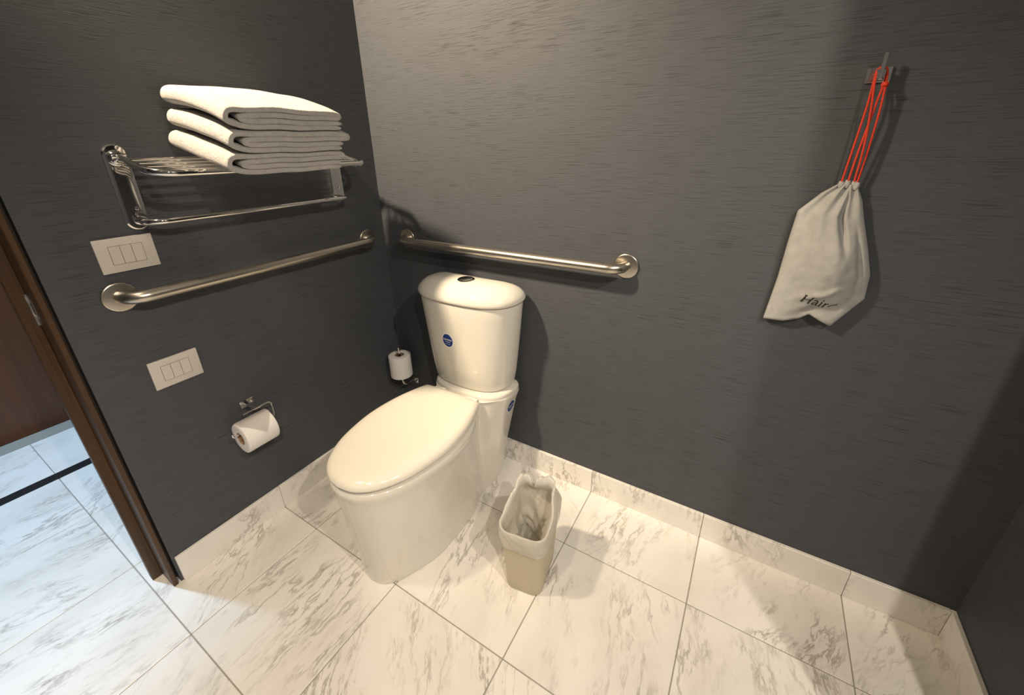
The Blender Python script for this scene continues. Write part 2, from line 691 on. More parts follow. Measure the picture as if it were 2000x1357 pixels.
def mirror_loop(half):
    """half: list of (dx, y) from front tip (dx=0) to back (dx=0); closed loop of 2D points"""
    h = catmull([(p[0], p[1], 0) for p in half], 6)
    h[0].x = 0
    h[-1].x = 0
    right = [(max(p.x, 0), p.y) for p in h]
    left = [(-x, y) for x, y in right[1:-1]][::-1]
    return right + left


RIM = [(0, -.740), (.053, -.730), (.104, -.693), (.147, -.620), (.171, -.528), (.176, -.450), (.163, -.355), (.134, -.286),
       (.098, -.250), (.096, -.214), (.136, -.180), (.164, -.140), (.168, -.090), (.162, -.042), (.116, -.022), (0, -.020)]
FOOT = [(0, -.702), (.038, -.694), (.074, -.664), (.106, -.600), (.130, -.530), (.136, -.450), (.135, -.380), (.131, -.320),
        (.117, -.270), (.104, -.232), (.106, -.195), (.112, -.150), (.106, -.105), (.092, -.066), (.050, -.050), (0, -.048)]


def body_section(z, shrink=1.0):
    t = z / .408
    f = t ** 1.15
    half = []
    for k, (a, b) in enumerate(zip(RIM, FOOT)):
        half.append((lerp(b[0], a[0], f), lerp(b[1], a[1], f)))
    lp = mirror_loop(half)
    if shrink != 1.0:
        cy = -.42
        lp = [(x * shrink, cy + (y - cy) * lerp(1, shrink, .75)) for x, y in lp]
    return [Vector((x, y, z)) for x, y in lp]


bm = bmesh.new()
secs = [body_section(0.0, .985), body_section(.004, .998)]
for z in (.02, .06, .10, .15, .20, .25, .30, .34, .362):
    secs.append(body_section(z))
# slightly proud rolled rim
for z, sh in ((.374, 1.004), (.386, 1.012), (.396, 1.014), (.404, 1.006), (.409, .985), (.411, .955)):
    q = body_section(min(z, .408), sh)
    secs.append([Vector((p.x, p.y, z)) for p in q])
loft(bm, secs)
obj('bowl', bm, CERAMIC, toilet, True, 60)

# tank plinth between bowl and tank
PL = [(0, -.205), (.070, -.202), (.122, -.186), (.155, -.150), (.168, -.095), (.162, -.042), (.120, -.022), (0, -.020)]
bm = bmesh.new()
lp = mirror_loop(PL)
secs = []
for z, sh in ((.400, 1.0), (.412, 1.006), (.420, 1.004), (.425, .985), (.427, .95)):
    secs.append([Vector((x * sh, -.11 + (y + .11) * sh, z)) for x, y in lp])
loft(bm, secs)
obj('tank_plinth', bm, CERAMIC, toilet, True, 60)

# seat and lid
LID = [(0, -.745), (.053, -.735), (.103, -.698), (.145, -.625), (.168, -.532), (.173, -.455), (.162, -.365), (.140, -.290),
       (.124, -.250), (.110, -.242), (.060, -.238), (0, -.237)]


def lid_loop(sh, z, dz_back=0.0):
    cy = -.47
    return [Vector((x * sh, cy + (y - cy) * sh, z)) for x, y in mirror_loop(LID)]


def inset_loop(d, z):
    base = lid_loop(1.0, z)
    c = Vector((0, -.47, z))
    out = []
    for p in base:
        v = p - c
        L = v.length
        out.append(c + v * max(0, (L - d)) / L)
    return out


bm = bmesh.new()
loft(bm, [inset_loop(.024, .4105), inset_loop(.021, .4125), inset_loop(.021, .4205), inset_loop(.026, .4235)])
obj('seat', bm, SEATPL, toilet, True, 60)
bm = bmesh.new()
rows = [(.014, .4232), (.004, .4236), (.0006, .4262), (.0, .432), (.003, .440), (.009, .4462), (.018, .4505), (.034, .4535), (.060, .4555),
        (.095, .457), (.13, .4578)]
loft(bm, [inset_loop(d, z) for d, z in rows])
obj('lid', bm, SEATPL, toilet, True, 60)
for sgn in (-1, 1):
    bm = bmesh.new()
    lathe(bm, [(.0, -.022), (.010, -.022), (.011, -.020), (.011, .020), (.010, .022), (.0, .022)], (sgn * .075, -.226, .4225), (1, 0, 0), 16, False)
    obj('hinge', bm, SEATPL, toilet)


# tank: tapers towards the bottom, curved front, flat back
def tank_loop(hw, front, back, z, sh=1.0):
    d = front - back
    half = [(0, front), (hw * .36, front - d * .025), (hw * .66, front - d * .11), (hw * .87, front - d * .27), (hw * .975, front - d * .48),
            (hw, front - d * .68), (hw * .98, front - d * .86), (hw * .92, back + d * .03), (hw * .80, back), (0, back)]
    cy = (front + back) / 2
    return [Vector((x * sh - .017, cy + (y - cy) * sh - .008, z)) for x, y in mirror_loop(half)]


bm = bmesh.new()
secs = [tank_loop(.158, -.168, -.024, .4275), tank_loop(.165, -.175, -.020, .431), tank_loop(.169, -.178, -.018, .440)]
for k in range(1, 9):
    t = k / 8
    z = lerp(.44, .764, t)
    hw = lerp(.169, .207, t ** .8)
    secs.append(tank_loop(hw, lerp(-.178, -.196, t ** .9), lerp(-.018, -.014, t), z))
secs.append(tank_loop(.206, -.195, -.014, .7715))
secs.append(tank_loop(.200, -.189, -.018, .7735))
loft(bm, secs)
tank = obj('tank', bm, CERAMIC, toilet, True, 60)
bm = bmesh.new()
lidrows = [(.204, -.193, -.015, .7745), (.214, -.201, -.012, .7765), (.2165, -.2035, -.011, .782), (.2165, -.2035, -.011, .789), (.2135, -.2005, -.012, .798),
           (.205, -.194, -.016, .808), (.194, -.184, -.024, .818), (.178, -.171, -.035, .827), (.152, -.155, -.048, .8345), (.115, -.138, -.062, .8395), (.07, -.122, -.078, .842), (.03, -.110, -.09, .843)]
loft(bm, [tank_loop(*a) for a in lidrows])
obj('tank_lid', bm, CERAMIC, toilet, True, 60)
BX, BY, BZ = -.004, -.120, .8405
bm = bmesh.new()
lathe(bm, [(.029, -.003), (.031, .0), (.031, .0035), (.029, .0052), (.0262, .0048)], (BX, BY, BZ), (0, 0, 1), 40)
fb = obj('flush_button', bm, CHROME, toilet)
fb['label'] = 'round chrome dual flush button'
for sgn in (-1, 1):
    bm = bmesh.new()
    pts = []
    for k in range(17):
        a = R(-90 + 180 * k / 16)
        pts.append((sgn * (.0006 + .0248 * math.cos(a)), .0248 * math.sin(a)))
    loft(bm, [[Vector((BX + x * q, BY + y * q, BZ + z)) for x, y in pts] for z, q in ((.003, 1), (.0062, 1), (.0072, .93), (.0076, .75))])
    obj('button_half', bm, CHROME, fb)


# oval stickers with printed rows, wrapped on to the glaze by ray casting
def surface_caster(objs):
    trees = []
    for o in objs:
        bmx = bmesh.new()
        bmx.from_mesh(o.data)
        trees.append(BVHTree.FromBMesh(bmx))
        bmx.free()

    def cast(origin, direction):
        best = None
        for t in trees:
            h = t.ray_cast(origin, direction)
            if h[0] is not None and (best is None or h[3] < best[3]):
                best = h
        return best
    return cast


def stroke_mesh(bm, strokes, place):
    """strokes: list of polylines of (x, y, halfwidth); place(x, y) -> 3D point"""
    for st in strokes:
        c = [Vector((p[0], p[1], 0)) for p in st]
        prev = None
        for i, p in enumerate(c):
            a, b = c[max(i - 1, 0)], c[min(i + 1, len(c) - 1)]
            t = (b - a).normalized()
            n = Vector((-t.y, t.x, 0)) * st[i][2]
            q = (bm.verts.new(place(p.x + n.x, p.y + n.y)), bm.verts.new(place(p.x - n.x, p.y - n.y)))
            if prev:
                bm.faces.new((prev[0], q[0], q[1], prev[1]))
            prev = q


def arc(cx, cy, rx, ry, a0, a1, w, n=10):
    return [(cx + rx * math.cos(R(lerp(a0, a1, k / n))), cy + ry * math.sin(R(lerp(a0, a1, k / n))), w) for k in range(n + 1)]


def small_glyphs(word, h, w):
    """plain rounded lower-case letters for the sticker print"""
    out = []
    x = 0.0
    r = h / 2
    for ch in word:
        if ch == 'c':
            out.append(arc(x + r, r, r, r, 50, 310, w)); x += 2 * r + .3 * h
        elif ch == 'o':
            out.append(arc(x + r, r, r, r, 0, 360, w, 14)); x += 2 * r + .3 * h
        elif ch == 'r':
            out.append([(x, 0, w), (x, h, w)]); out.append(arc(x + r * .8, r * 1.1, r * .8, r * .8, 180, 60, w, 6)); x += r * 1.4 + .3 * h
        elif ch == 'n':
            out.append([(x, 0, w), (x, h, w)]); out.append(arc(x + r, r, r, r, 180, 0, w, 8) + [(x + 2 * r, 0, w)]); x += 2 * r + .35 * h
        elif ch == 'a':
            out.append(arc(x + r, r, r, r, 0, 360, w, 14)); out.append([(x + 2 * r, h, w), (x + 2 * r, 0, w)]); x += 2 * r + .35 * h
    return out, x


def sticker(parent, cast, centre, u, v, direction, rx, ry, name='sticker'):
    centre, u, v, direction = Vector(centre), Vector(u), Vector(v), Vector(direction)

    def placer(off):
        def place(a, b):
            h = cast(centre + u * a + v * b - direction * .5, direction)
            if h is None:
                return centre + u * a + v * b
            return h[0] + h[1] * off
        return place

    def disc(bmx, sx, sy, off, hole=None):
        pl = placer(off)
        prev = None
        steps = [0.0, .35, .7, 1.0]
        rings = []
        for q in steps:
            if q == 0:
                rings.append([bmx.verts.new(pl(0, 0))])
            else:
                rings.append([bmx.verts.new(pl(sx * q * math.cos(2 * math.pi * k / 32), sy * q * math.sin(2 * math.pi * k / 32))) for k in range(32)])
        for k in range(32):
            bmx.faces.new((rings[0][0], rings[1][k], rings[1][(k + 1) % 32]))
        for a, b in zip(rings[1:], rings[2:]):
            for k in range(32):
                bmx.faces.new((a[k], b[k], b[(k + 1) % 32], a[(k + 1) % 32]))
    b1 = bmesh.new()
    disc(b1, rx, ry, .0004)
    st = obj(name, b1, WHITEPRINT, parent)
    st['label'] = 'blue oval maker sticker with white edge and print'
    b2 = bmesh.new()
    disc(b2, rx * .88, ry * .88, .0008)
    obj('sticker_field', b2, BLUE, st)
    b3 = bmesh.new()
    pl = placer(.0012)
    g, wdt = small_glyphs('corona', .0052, .0008)
    k = 1.42 * rx / wdt
    stroke_mesh(b3, [[((x - wdt / 2) * k, y * k + ry * .02, w * k) for x, y, w in s_] for s_ in g], pl)
    # two smaller rows, too fine to read in the photograph
    for yy, x0, x1, w in ((-ry * .22, -rx * .38, rx * .42, .0012), (-ry * .50, -rx * .44, rx * .44, .0007)):
        n = 7
        for q in range(n):
            a = lerp(x0, x1, q / n)
            b_ = lerp(x0, x1, (q + .72) / n)
            stroke_mesh(b3, [[(a, yy, w), ((a + b_) / 2, yy + w * .4, w), (b_, yy, w)]], pl)
    obj('sticker_print', b3, WHITEPRINT, st)


cast = surface_caster([tank])
sticker(toilet, cast, (-.046, -.1, .624), (1, 0, 0), (0, 0, 1), (0, 1, 0), .0270, .0295)
cast = surface_caster([o for o in toilet.children if o.name.startswith('bowl')])
sticker(toilet, cast, (.1, -.096, .350), (0, 1, 0), (0, 0, 1), (-1, 0, 0), .0270, .0270)

# ------------------------------------------------------------------ grab bars


def grab_bar(name, a, b, nrm, label):
    """a, b: flange centres on the wall; nrm: wall normal"""
    a, b, nrm = Vector(a), Vector(b), Vector(nrm)
    root = empty(name, a)
    tag(root, label, 'grab bar', 'stainless grab bars on the walls')
    for c in (a, b):
        bm = bmesh.new()
        lathe(bm, [(.0, .0), (.0375, .0), (.0385, .0012), (.0385, .0040), (.0372, .0058), (.0345, .0066), (.0, .0068)], c, nrm, 40, False)
        local(obj('flange', bm, STEEL), root)
    d = .056
    t = (b - a).normalized()
    pts = fillet([a + nrm * .004, a + nrm * d + t * .004, b + nrm * d - t * .004, b + nrm * .004], .046, 10)
    bm = bmesh.new()
    tube(bm, pts, .0160, 24)
    local(obj('rail', bm, STEEL), root)
    return root


grab_bar('grab_bar', (0, -.8938, .9325), (0, -.0924, .9325), (1, 0, 0), 'brushed steel grab bar on the left wall above the toilet paper holder')
grab_bar('grab_bar', (.1412, 0, .9325), (1.0574, 0, .9325), (0, -1, 0), 'brushed steel grab bar on the back wall behind the toilet tank')

# ------------------------------------------------------------------ switch plates


def switch_plate(yc, zc, label):
    root = empty('switch_plate', (0, yc, zc))
    tag(root, label, 'wall plate', 'three-module wall plates')
    W, H = .0595, .0425
    bm = bmesh.new()
    box(bm, 0, .0065, -W, W, -H, H, .0012, 2)
    obj('plate', bm, SWITCH, root, True, 30)
    bm = bmesh.new()
    box(bm, .0060, .0068, -.0345, .0345, -.0235, .0235)
    obj('module_frame', bm, DARKLINE, root, False)
    for k in (-1, 0, 1):
        bm = bmesh.new()
        box(bm, .0062, .0076, k * .0228 - .0110, k * .0228 + .0110, -.0228, .0228, .0005, 1)
        obj('rocker', bm, SWITCH, root, False)
    return root


switch_plate(-.8488, 1.0375, 'silver-grey wall plate with three rockers just above the left grab bar')
switch_plate(-.8364, .6924, 'silver-grey wall plate with three blank modules below the left grab bar')

# ------------------------------------------------------------------ towel rack
rack = empty('towel_rack', (0, -.506, 1.09))
tag(rack, 'chrome wall-mounted towel shelf with lower bar carrying the folded towels', 'towel rack')
RY0, RY1 = -.806, -.196
SLOPE = math.atan2(.034, .160)


def shelf_pt(d, y, h=0.0):
    """point on the sloping shelf, d from the wall along x"""
    return Vector((d + h * math.sin(SLOPE), y, 1.272 - d * math.tan(SLOPE) + h * math.cos(SLOPE)))


for y in (RY0, RY1):
    bm = bmesh.new()
    prof = []
    for k in range(13):
        a = R(180 * k / 12)
        prof.append((.0245 * math.cos(a), 1.2735 + .0245 * math.sin(a)))
    for k in range(13):
        a = R(180 + 180 * k / 12)
        prof.append((.0245 * math.cos(a), 1.1165 + .0245 * math.sin(a)))
    loft(bm, [[Vector((x, y + p[0] * q, 1.195 + (p[1] - 1.195) * qq)) for p in prof] for x, q, qq in ((0, 1, 1), (.006, 1, 1), (.0085, .90, .975), (.0088, .86, .965))])
    wp = local(obj('wall_plate', bm, CHROME), rack)
    bm = bmesh.new()
    lathe(bm, [(.019, .008), (.019, .012), (.015, .017), (.013, .019), (.012, .030), (.0, .031)], (0, y, 1.266), (1, 0, 0), 32, False)
    local(obj('hinge_boss', bm, CHROME), rack)
    bm = bmesh.new()
    lathe(bm, [(.0, .008), (.0042, .008), (.0042, .0115), (.003, .013), (0, .0135)], (0, y + .006, 1.145), (1, 0, 0), 16, False)
    local(obj('screw', bm, CHROME), rack)
    bm = bmesh.new()
    tube(bm, [shelf_pt(.016, y, .004), shelf_pt(.050, y, .002), shelf_pt(.120, y, 0)], .0070, 16)
    local(obj('shelf_arm', bm, CHROME), rack)
    bm = bmesh.new()
    lathe(bm, [(.0, -.014), (.006, -.014), (.0065, -.0125), (.0065, .0125), (.006, .014), (0, .014)], shelf_pt(.026, y, .004), (0, 1, 0), 16, False)
    local(obj('hinge_pin', bm, CHROME), rack)
bm = bmesh.new()
tube(bm, fillet([shelf_pt(.090, RY0), shelf_pt(.190, RY0 + .002), shelf_pt(.190, RY1 - .002), shelf_pt(.090, RY1)], .055, 12), .0088, 20)
local(obj('front_rail', bm, CHROME), rack)
for k, d in enumerate((.046, .079, .112, .145)):
    ins = .0 if d < .12 else .012 + (d - .126) * .5
    bm = bmesh.new()
    tube(bm, [shelf_pt(d, RY0 + ins), shelf_pt(d, RY1 - ins)], .0043, 12)
    local(obj('rod', bm, CHROME), rack)
bm = bmesh.new()
tube(bm, fillet([(.006, RY0, 1.113), (.072, RY0 + .004, 1.113), (.072, RY1 - .004, 1.113), (.006, RY1, 1.113)], .045, 12), .0078, 20)
local(obj('hanging_bar', bm, CHROME), rack)


# ------------------------------------------------------------------ towels
def towel(label, path, thick, x0, x1, base, seed, zb):
    """path: folded centre line (y, z) in the towel's own frame, drawn out along x"""
    cl = catmull([(p[0], p[1], 0) for p in path], 7)
    # left and right offsets
    n = len(cl)
    tl = []
    for i in range(n):
        a, b = cl[max(i - 1, 0)], cl[min(i + 1, n - 1)]
        t = (b - a).normalized()
        tl.append(Vector((-t.y, t.x, 0)))
    rows = [(x0 - .006, .45), (x0, .85), (x0 + .006, 1.0)]
    m = 14
    for k in range(1, m):
        rows.append((lerp(x0 + .006, x1 - .007, k / m), 1.0))
    rows += [(x1 - .007, 1.0), (x1 - .0028, .98), (x1 - .0004, .90), (x1 + .0012, .66)]
    bm = bmesh.new()
    grid = []
    for xi, (x, q) in enumerate(rows):
        ln, rn = [], []
        for i in range(n):
            endq = min(1.0, .45 + .3 * min(i, n - 1 - i))
            hw = thick / 2 * q * endq
            p = cl[i]
            w = .0040 * noise.noise(Vector((x * 8 + 1.3, p.x * 11, 2.0)))
            w2 = .0050 * noise.noise(Vector((p.x * 8, seed * 3, p.y * 12)))
            edge = w2 * max(0, (x - x1 + .03) / .03) if x > x1 - .03 else 0
            puff = .005 * math.sin(math.pi * min(1, max(0, (x - x0) / (x1 - x0)))) * max(0, p.y) / .055
            for lst, s_ in ((ln, 1), (rn, -1)):
                c = Vector((p.x, p.y + w + puff, 0)) + tl[i] * hw * s_
                xx = x + edge
                lst.append(bm.verts.new(Vector((xx, c.x, c.y))))
        grid.append((ln, rn))
    for a, b in zip(grid, grid[1:]):
        for i in range(n - 1):
            bm.faces.new((a[0][i], a[0][i + 1], b[0][i + 1], b[0][i]))
            bm.faces.new((a[1][i], b[1][i], b[1][i + 1], a[1][i + 1]))
        bm.faces.new((a[0][0], b[0][0], b[1][0], a[1][0]))
        bm.faces.new((a[0][-1], a[1][-1], b[1][-1], b[0][-1]))
    for g in (grid[0], grid[-1]):
        for i in range(n - 1):
            bm.faces.new((g[0][i], g[0][i + 1], g[1][i + 1], g[1][i]))
    o = obj('folded_towel', bm, TOWEL, None, True, 75)
    o.location = base
    o.rotation_euler = (0, SLOPE + R(1.2), 0)
    tag(o, label, 'towel', 'folded white towels on the rack')
    return o


def fold(L, Rr, z0, H, t, top_in=0.0, dr=(0, 0, 0, 0), sag=0.0):
    """four stacked layers: outer wrap over a core folded once"""
    zc = [z0 + t * .5, z0 + H * .36, z0 + H * .62, z0 + H - t * .5]
    return [
        (Rr + dr[0], zc[0]), (Rr - .06, zc[0]), (lerp(L, Rr, .45), zc[0] - .001), (L + .05, zc[0] + .000),
        (L + .016, zc[0] + H * .10), (L + .002, z0 + H * .42), (L + .010, z0 + H * .78), (L + .045, zc[3] - .001),
        (lerp(L, Rr, .38), zc[3] + sag), (lerp(L, Rr, .72), zc[3] + sag * .2), (Rr - .02 + dr[3], zc[3] - .001),
        (Rr + .003 + dr[3], zc[3] - H * .10), (Rr - .006 + dr[3], zc[2] + H * .02), (Rr - .06, zc[2] + .0005),
        (lerp(L, Rr, .42), zc[2] + sag * .5), (L + .055, zc[2] - .0005), (L + .034, (zc[1] + zc[2]) / 2), (L + .052, zc[1] + .001),
        (lerp(L, Rr, .45), zc[1] + sag * .2), (Rr - .05, zc[1]), (Rr + dr[1], zc[1] + .001),
    ]


TT = .0130
shelf_top = shelf_pt(0.03, 0, .0148)
towel('folded white bath towel at the bottom of the stack, resting on the chrome shelf',
      fold(-.686, -.374, .0, .0515, TT, dr=(.0, -.002, 0, .006)), TT, -.020, .250, (shelf_top.x, 0, shelf_top.z), 1.3, .0)
towel('folded white bath towel in the middle of the stack, its front edge rippled',
      fold(-.680, -.364, .0535, .0510, TT, dr=(-.010, -.006, 0, .008), sag=-.0015), TT, -.020, .256, (shelf_top.x, 0, shelf_top.z), 4.1, .055)
towel('folded white bath towel on top of the stack',
      fold(-.684, -.384, .1070, .0495, TT, dr=(.008, .010, 0, .0), sag=.002), TT, -.020, .256, (shelf_top.x, 0, shelf_top.z), 8.2, .110)


# ------------------------------------------------------------------ toilet paper holders and rolls
def paper_roll(label, centre, axis, r, r_in, length, tail=None):
    root = empty('toilet_paper_roll', centre)
    tag(root, label, 'toilet paper', 'toilet paper rolls')
    h = length / 2
    bm = bmesh.new()
    lathe(bm, [(r_in + .0012, -h), (r * .72, -h - .0006), (r - .0022, -h), (r - .0004, -h + .0016), (r, -h + .004), (r, h - .004), (r - .0004, h - .0016), (r - .0022, h),
               (r * .72, h + .0006), (r_in + .0012, h), (r_in + .0012, -h)], (0, 0, 0), axis, 48, False)
    obj('paper', bm, PAPER, root, True, 50)
    bm = bmesh.new()
    lathe(bm, [(r_in, -h + .0005), (r_in + .0012, -h + .0003), (r_in + .0012, h - .0003), (r_in, h - .0005), (r_in, -h + .0005)], (0, 0, 0), axis, 32, False)
    obj('core', bm, CARD, root, True, 50)
    return root


# left wall holder
H1Y, H1Z = -.691, .489
h1 = empty('toilet_paper_holder', (0, H1Y, H1Z))
tag(h1, 'chrome wire toilet paper holder on the left wall', 'paper holder', 'chrome toilet paper holders')
bm = bmesh.new()
box(bm, 0, .010, H1Y - .022, H1Y + .022, H1Z - .015, H1Z + .015, .003, 2)
local(obj('wall_plate', bm, CHROME, None, True, 30), h1)
bm = bmesh.new()
box(bm, .009, .074, H1Y - .012, H1Y + .012, H1Z - .001, H1Z + .006, .002, 2)
local(obj('arm', bm, CHROME, None, True, 30), h1)
bm = bmesh.new()
P1X = .076
tube(bm, fillet([(P1X, -.738, .4955), (P1X, -.648, .4955), (P1X, -.648, .4330), (P1X, -.782, .4330), (P1X, -.782, .446)], [.014, .014, .005], 8), .0030, 12)
local(obj('wire', bm, CHROME), h1)
R1 = paper_roll('toilet paper roll on the left wall with its loose end folded to a point', (P1X, -.715, .4168), (0, 1, 0), .052, .0205, .098)
# folded point: a curved flap lying on the roll
bm = bmesh.new()
rows = 16
prev = None
rr = .0532
for i in range(rows + 1):
    t = i / rows
    a = R(lerp(118, 12, t))        # from the back of the top over to the front
    if t < .42:
        y0, y1 = -.0475, .0485
    else:
        q = (t - .42) / .58
        y0, y1 = lerp(-.0475, .006, q), lerp(.0485, .010, q)
    lift = .0006 + .0020 * max(0, t - .5)
    ring = []
    for k in range(7):
        y = lerp(y0, y1, k / 6)
        ring.append(bm.verts.new(Vector(((rr + lift) * math.cos(a), y, (rr + lift) * math.sin(a)))))
    if prev:
        for k in range(6):
            bm.faces.new((prev[k], prev[k + 1], ring[k + 1], ring[k]))
    prev = ring
bmesh.ops.solidify(bm, geom=bm.faces[:], thickness=.0008)
obj('folded_end', bm, PAPER, R1, True, 50)

# back wall holder: upright post carrying a spare roll
P2X, P2Y = .080, -.074
h2 = empty('toilet_paper_holder', (.092, 0, .240))
tag(h2, 'chrome upright spare roll holder on the back wall beside the toilet', 'paper holder', 'chrome toilet paper holders')
bm = bmesh.new()
box(bm, .092 - .022, .092 + .022, -.010, 0, .240 - .015, .240 + .015, .003, 2)
local(obj('wall_plate', bm, CHROME, None, True, 30), h2)
bm = bmesh.new()
tube(bm, fillet([(.090, -.009, .242), (P2X + .001, P2Y, .242), (P2X, P2Y, .440)], .026, 10), .0062, 16)
local(obj('post', bm, CHROME), h2)
bm = bmesh.new()
lathe(bm, [(.0, .000), (.016, .000), (.016, .003), (.0, .003)], (P2X, P2Y, .2935), (0, 0, 1), 24, False)
local(obj('rest_collar', bm, CHROME), h2)
paper_roll('spare toilet paper roll standing on the post in the corner', (P2X, P2Y, .2868 + .0635), (0, 0, 1), .050, .0200, .1055)

# ------------------------------------------------------------------ waste bin with liner
BINX, BINY, BINH, BINA = .9470, -.4080, .250, R(9)
bin_ = empty('waste_bin', (BINX, BINY, 0))
bin_.rotation_euler.z = BINA
tag(bin_, 'small tan plastic waste bin with a white liner on the floor beside the toilet', 'waste bin')


def bin_loop(z, grow=0.0, n=7):
    t = z / BINH
    w, d, r = lerp(.116, .140, t), lerp(.166, .196, t), lerp(.030, .034, t)
    return [Vector((x, y + lerp(-.002, .0, t), z)) for x, y in rrect(w + 2 * grow, d + 2 * grow, max(.004, r + grow), n)]


bm = bmesh.new()
loops = [bin_loop(.0, -.006), bin_loop(.001, -.002), bin_loop(.006)] + [bin_loop(z) for z in (.05, .1, .15, .2, .24)]
loops += [bin_loop(.2445, .0025), bin_loop(.248, .0030), bin_loop(.250, .0015), bin_loop(.250, -.0012), bin_loop(.246, -.0022)]
loops += [bin_loop(z, -.0025) for z in (.2, .1, .008)]
loft(bm, loops)
obj('body', bm, TAN, bin_, True, 50)

# liner: folded over the rim, standing up loose at the back
bm = bmesh.new()
base = rrect(.140, .196, .034, 16)
n = len(base)
# resample for even density
per = [Vector((x, y, 0)) for x, y in base]
cum = [0]
for k in range(n):
    cum.append(cum[-1] + (per[(k + 1) % n] - per[k]).length)


def at_perim(f):
    d = f * cum[-1]
    for k in range(n):
        if d <= cum[k + 1]:
            t = (d - cum[k]) / max(1e-9, cum[k + 1] - cum[k])
            return per[k].lerp(per[(k + 1) % n], t)
    return per[0]


def ridge(v):
    """sharp creased noise, about -1..1"""
    return 1 - 2 * abs(noise.noise(v)) * 1.6


M = 240
NOUT, NIN = 16, 26
PINCH = 1.80          # where the liner is gathered at the back
loops = []
for ri in range(NOUT + NIN + 1):
    lp = []
    for k in range(M):
        p = at_perim(k / M)
        ang = math.atan2(p.y, p.x)
        da = (ang - PINCH + math.pi) % (2 * math.pi) - math.pi
        back = max(0.0, min(1.0, (p.y + .060) / .150))          # 0 at the front rim, 1 at the back
        back = back * back * (3 - 2 * back)
        dirn = p.normalized()
        c3 = Vector((p.x * 16, p.y * 16, 0))
        jag = .007 * noise.noise(c3 * 2.1 + Vector((7, 1, 3))) + .004 * noise.noise(c3 * 6 + Vector((1, 9, 2)))
        pinch = math.exp(-(da / .10) ** 2)
        crest = .2600 + .060 * back + jag * (.12 + 1.3 * back) - .034 * pinch * back
        hem = .188 + .008 * noise.noise(c3 * .7 + Vector((3, 3, 8))) + .0025 * noise.noise(c3 * 5) - .010 * back
        gather = -.020 * back - .022 * math.exp(-(da / .45) ** 2) * back + .010 * back * noise.noise(c3 * 1.6 + Vector((4, 4, 4)))
        if ri <= NOUT:
            t = ri / NOUT
            z = lerp(hem, crest, t)
            over = max(0, min(1, (z - BINH) / .045))
            # soft swags running round the overhang
            sw = noise.noise(Vector((p.x * 14, p.y * 14, z * 26 + p.x * 30)))
            cr = ridge(Vector((p.x * 22, p.y * 22, z * 34 + p.x * 30)))
            off = .0054 + .0024 * sw + .0015 * cr + .0030 * math.sin(math.pi * min(1, t * 1.1)) - .0014 * (1 - t) + gather * over
            tt = min(1, z / BINH)
            shr = lerp(.116, .140, tt) / .140
            q = Vector((p.x * lerp(shr, 1, .5), p.y * lerp(shr, 1, .5), 0)) + dirn * max(off, .0036 if z < BINH + .002 else -1)
        else:
            t = (ri - NOUT) / NIN
            z = lerp(crest, .030, t ** 1.1)
            over = max(0, min(1, (z - BINH) / .045))
            below = max(0, min(1, (BINH + .01 - z) / .10))
            # big slanting folds of loose film inside
            slant = Vector((p.x * 11 + z * 13, p.y * 11, z * 9))
            f1 = ridge(slant + Vector((2, 5, 1)))
            f2 = ridge(slant * 2.3 + Vector((8, 1, 4)))
            inward = (.010 + .016 * max(0, f1) + .004 * f2) * below
            inward += .020 * below * max(0, dirn.x) * max(0, noise.noise(Vector((p.y * 20, z * 8, 3))) + .35)
            off = .0022 - .0090 * min(1, t * 10) - inward + gather * over
            tt = min(1, z / BINH)
            shr = lerp(.116, .140, tt) / .140
            q = Vector((p.x * shr, p.y * shr, 0)) + dirn * off
        lp.append(Vector((q.x, q.y, z)))
    loops.append(lp)
loft(bm, loops, False, True)
ln = obj('liner', bm, LINER, bin_, True, 180)
ln['label'] = 'translucent white plastic liner folded over the rim'

# ------------------------------------------------------------------ wall hook
HKX, HKZ = 1.541, 1.405
hook = empty('wall_hook', (HKX, 0, HKZ))
tag(hook, 'small square chrome robe hook on the back wall', 'hook')
bm = bmesh.new()
box(bm, HKX - .0210, HKX + .0210, -.005, 0, HKZ - .0140, HKZ + .0140, .001, 1)
local(obj('back_plate', bm, SATIN, None, False), hook)
bm = bmesh.new()
box(bm, HKX - .0075, HKX + .0075, -.030, -.004, HKZ - .0075, HKZ + .0075, .001, 1)
local(obj('neck', bm, SATIN, None, False), hook)
bm = bmesh.new()
box(bm, HKX - .0035, HKX + .0035, -.036, -.029, HKZ - .012, HKZ + .036, .0008, 1)
local(obj('blade', bm, SATIN, None, False), hook)

# ------------------------------------------------------------------ drawstring bag
bag = empty('drawstring_bag', (1.54, -.02, .842))
tag(bag, 'white fabric drawstring bag hanging from the wall hook by red cords', 'bag')
LE = [(1.5228, 1.1895), (1.4960, 1.1690), (1.4585, 1.1260), (1.4540, 1.0557), (1.4500, .9574), (1.4395, .8425)]
RE = [(1.5568, 1.1884), (1.5730, 1.1560), (1.5861, 1.1148), (1.6097, 1.0477), (1.6276, .9899), (1.6310, .9350)]
BE = [(0, .8425), (.22, .8455), (.40, .8600), (.49, .8765), (.74, .8530), (.86, .8920), (1.0, .9310)]
TVAL = [0, .10, .22, .45, .72, 1.0]


def bag_edge(E, v):
    return interp(TVAL, [p[0] for p in E], v), interp(TVAL, [p[1] for p in E], v)


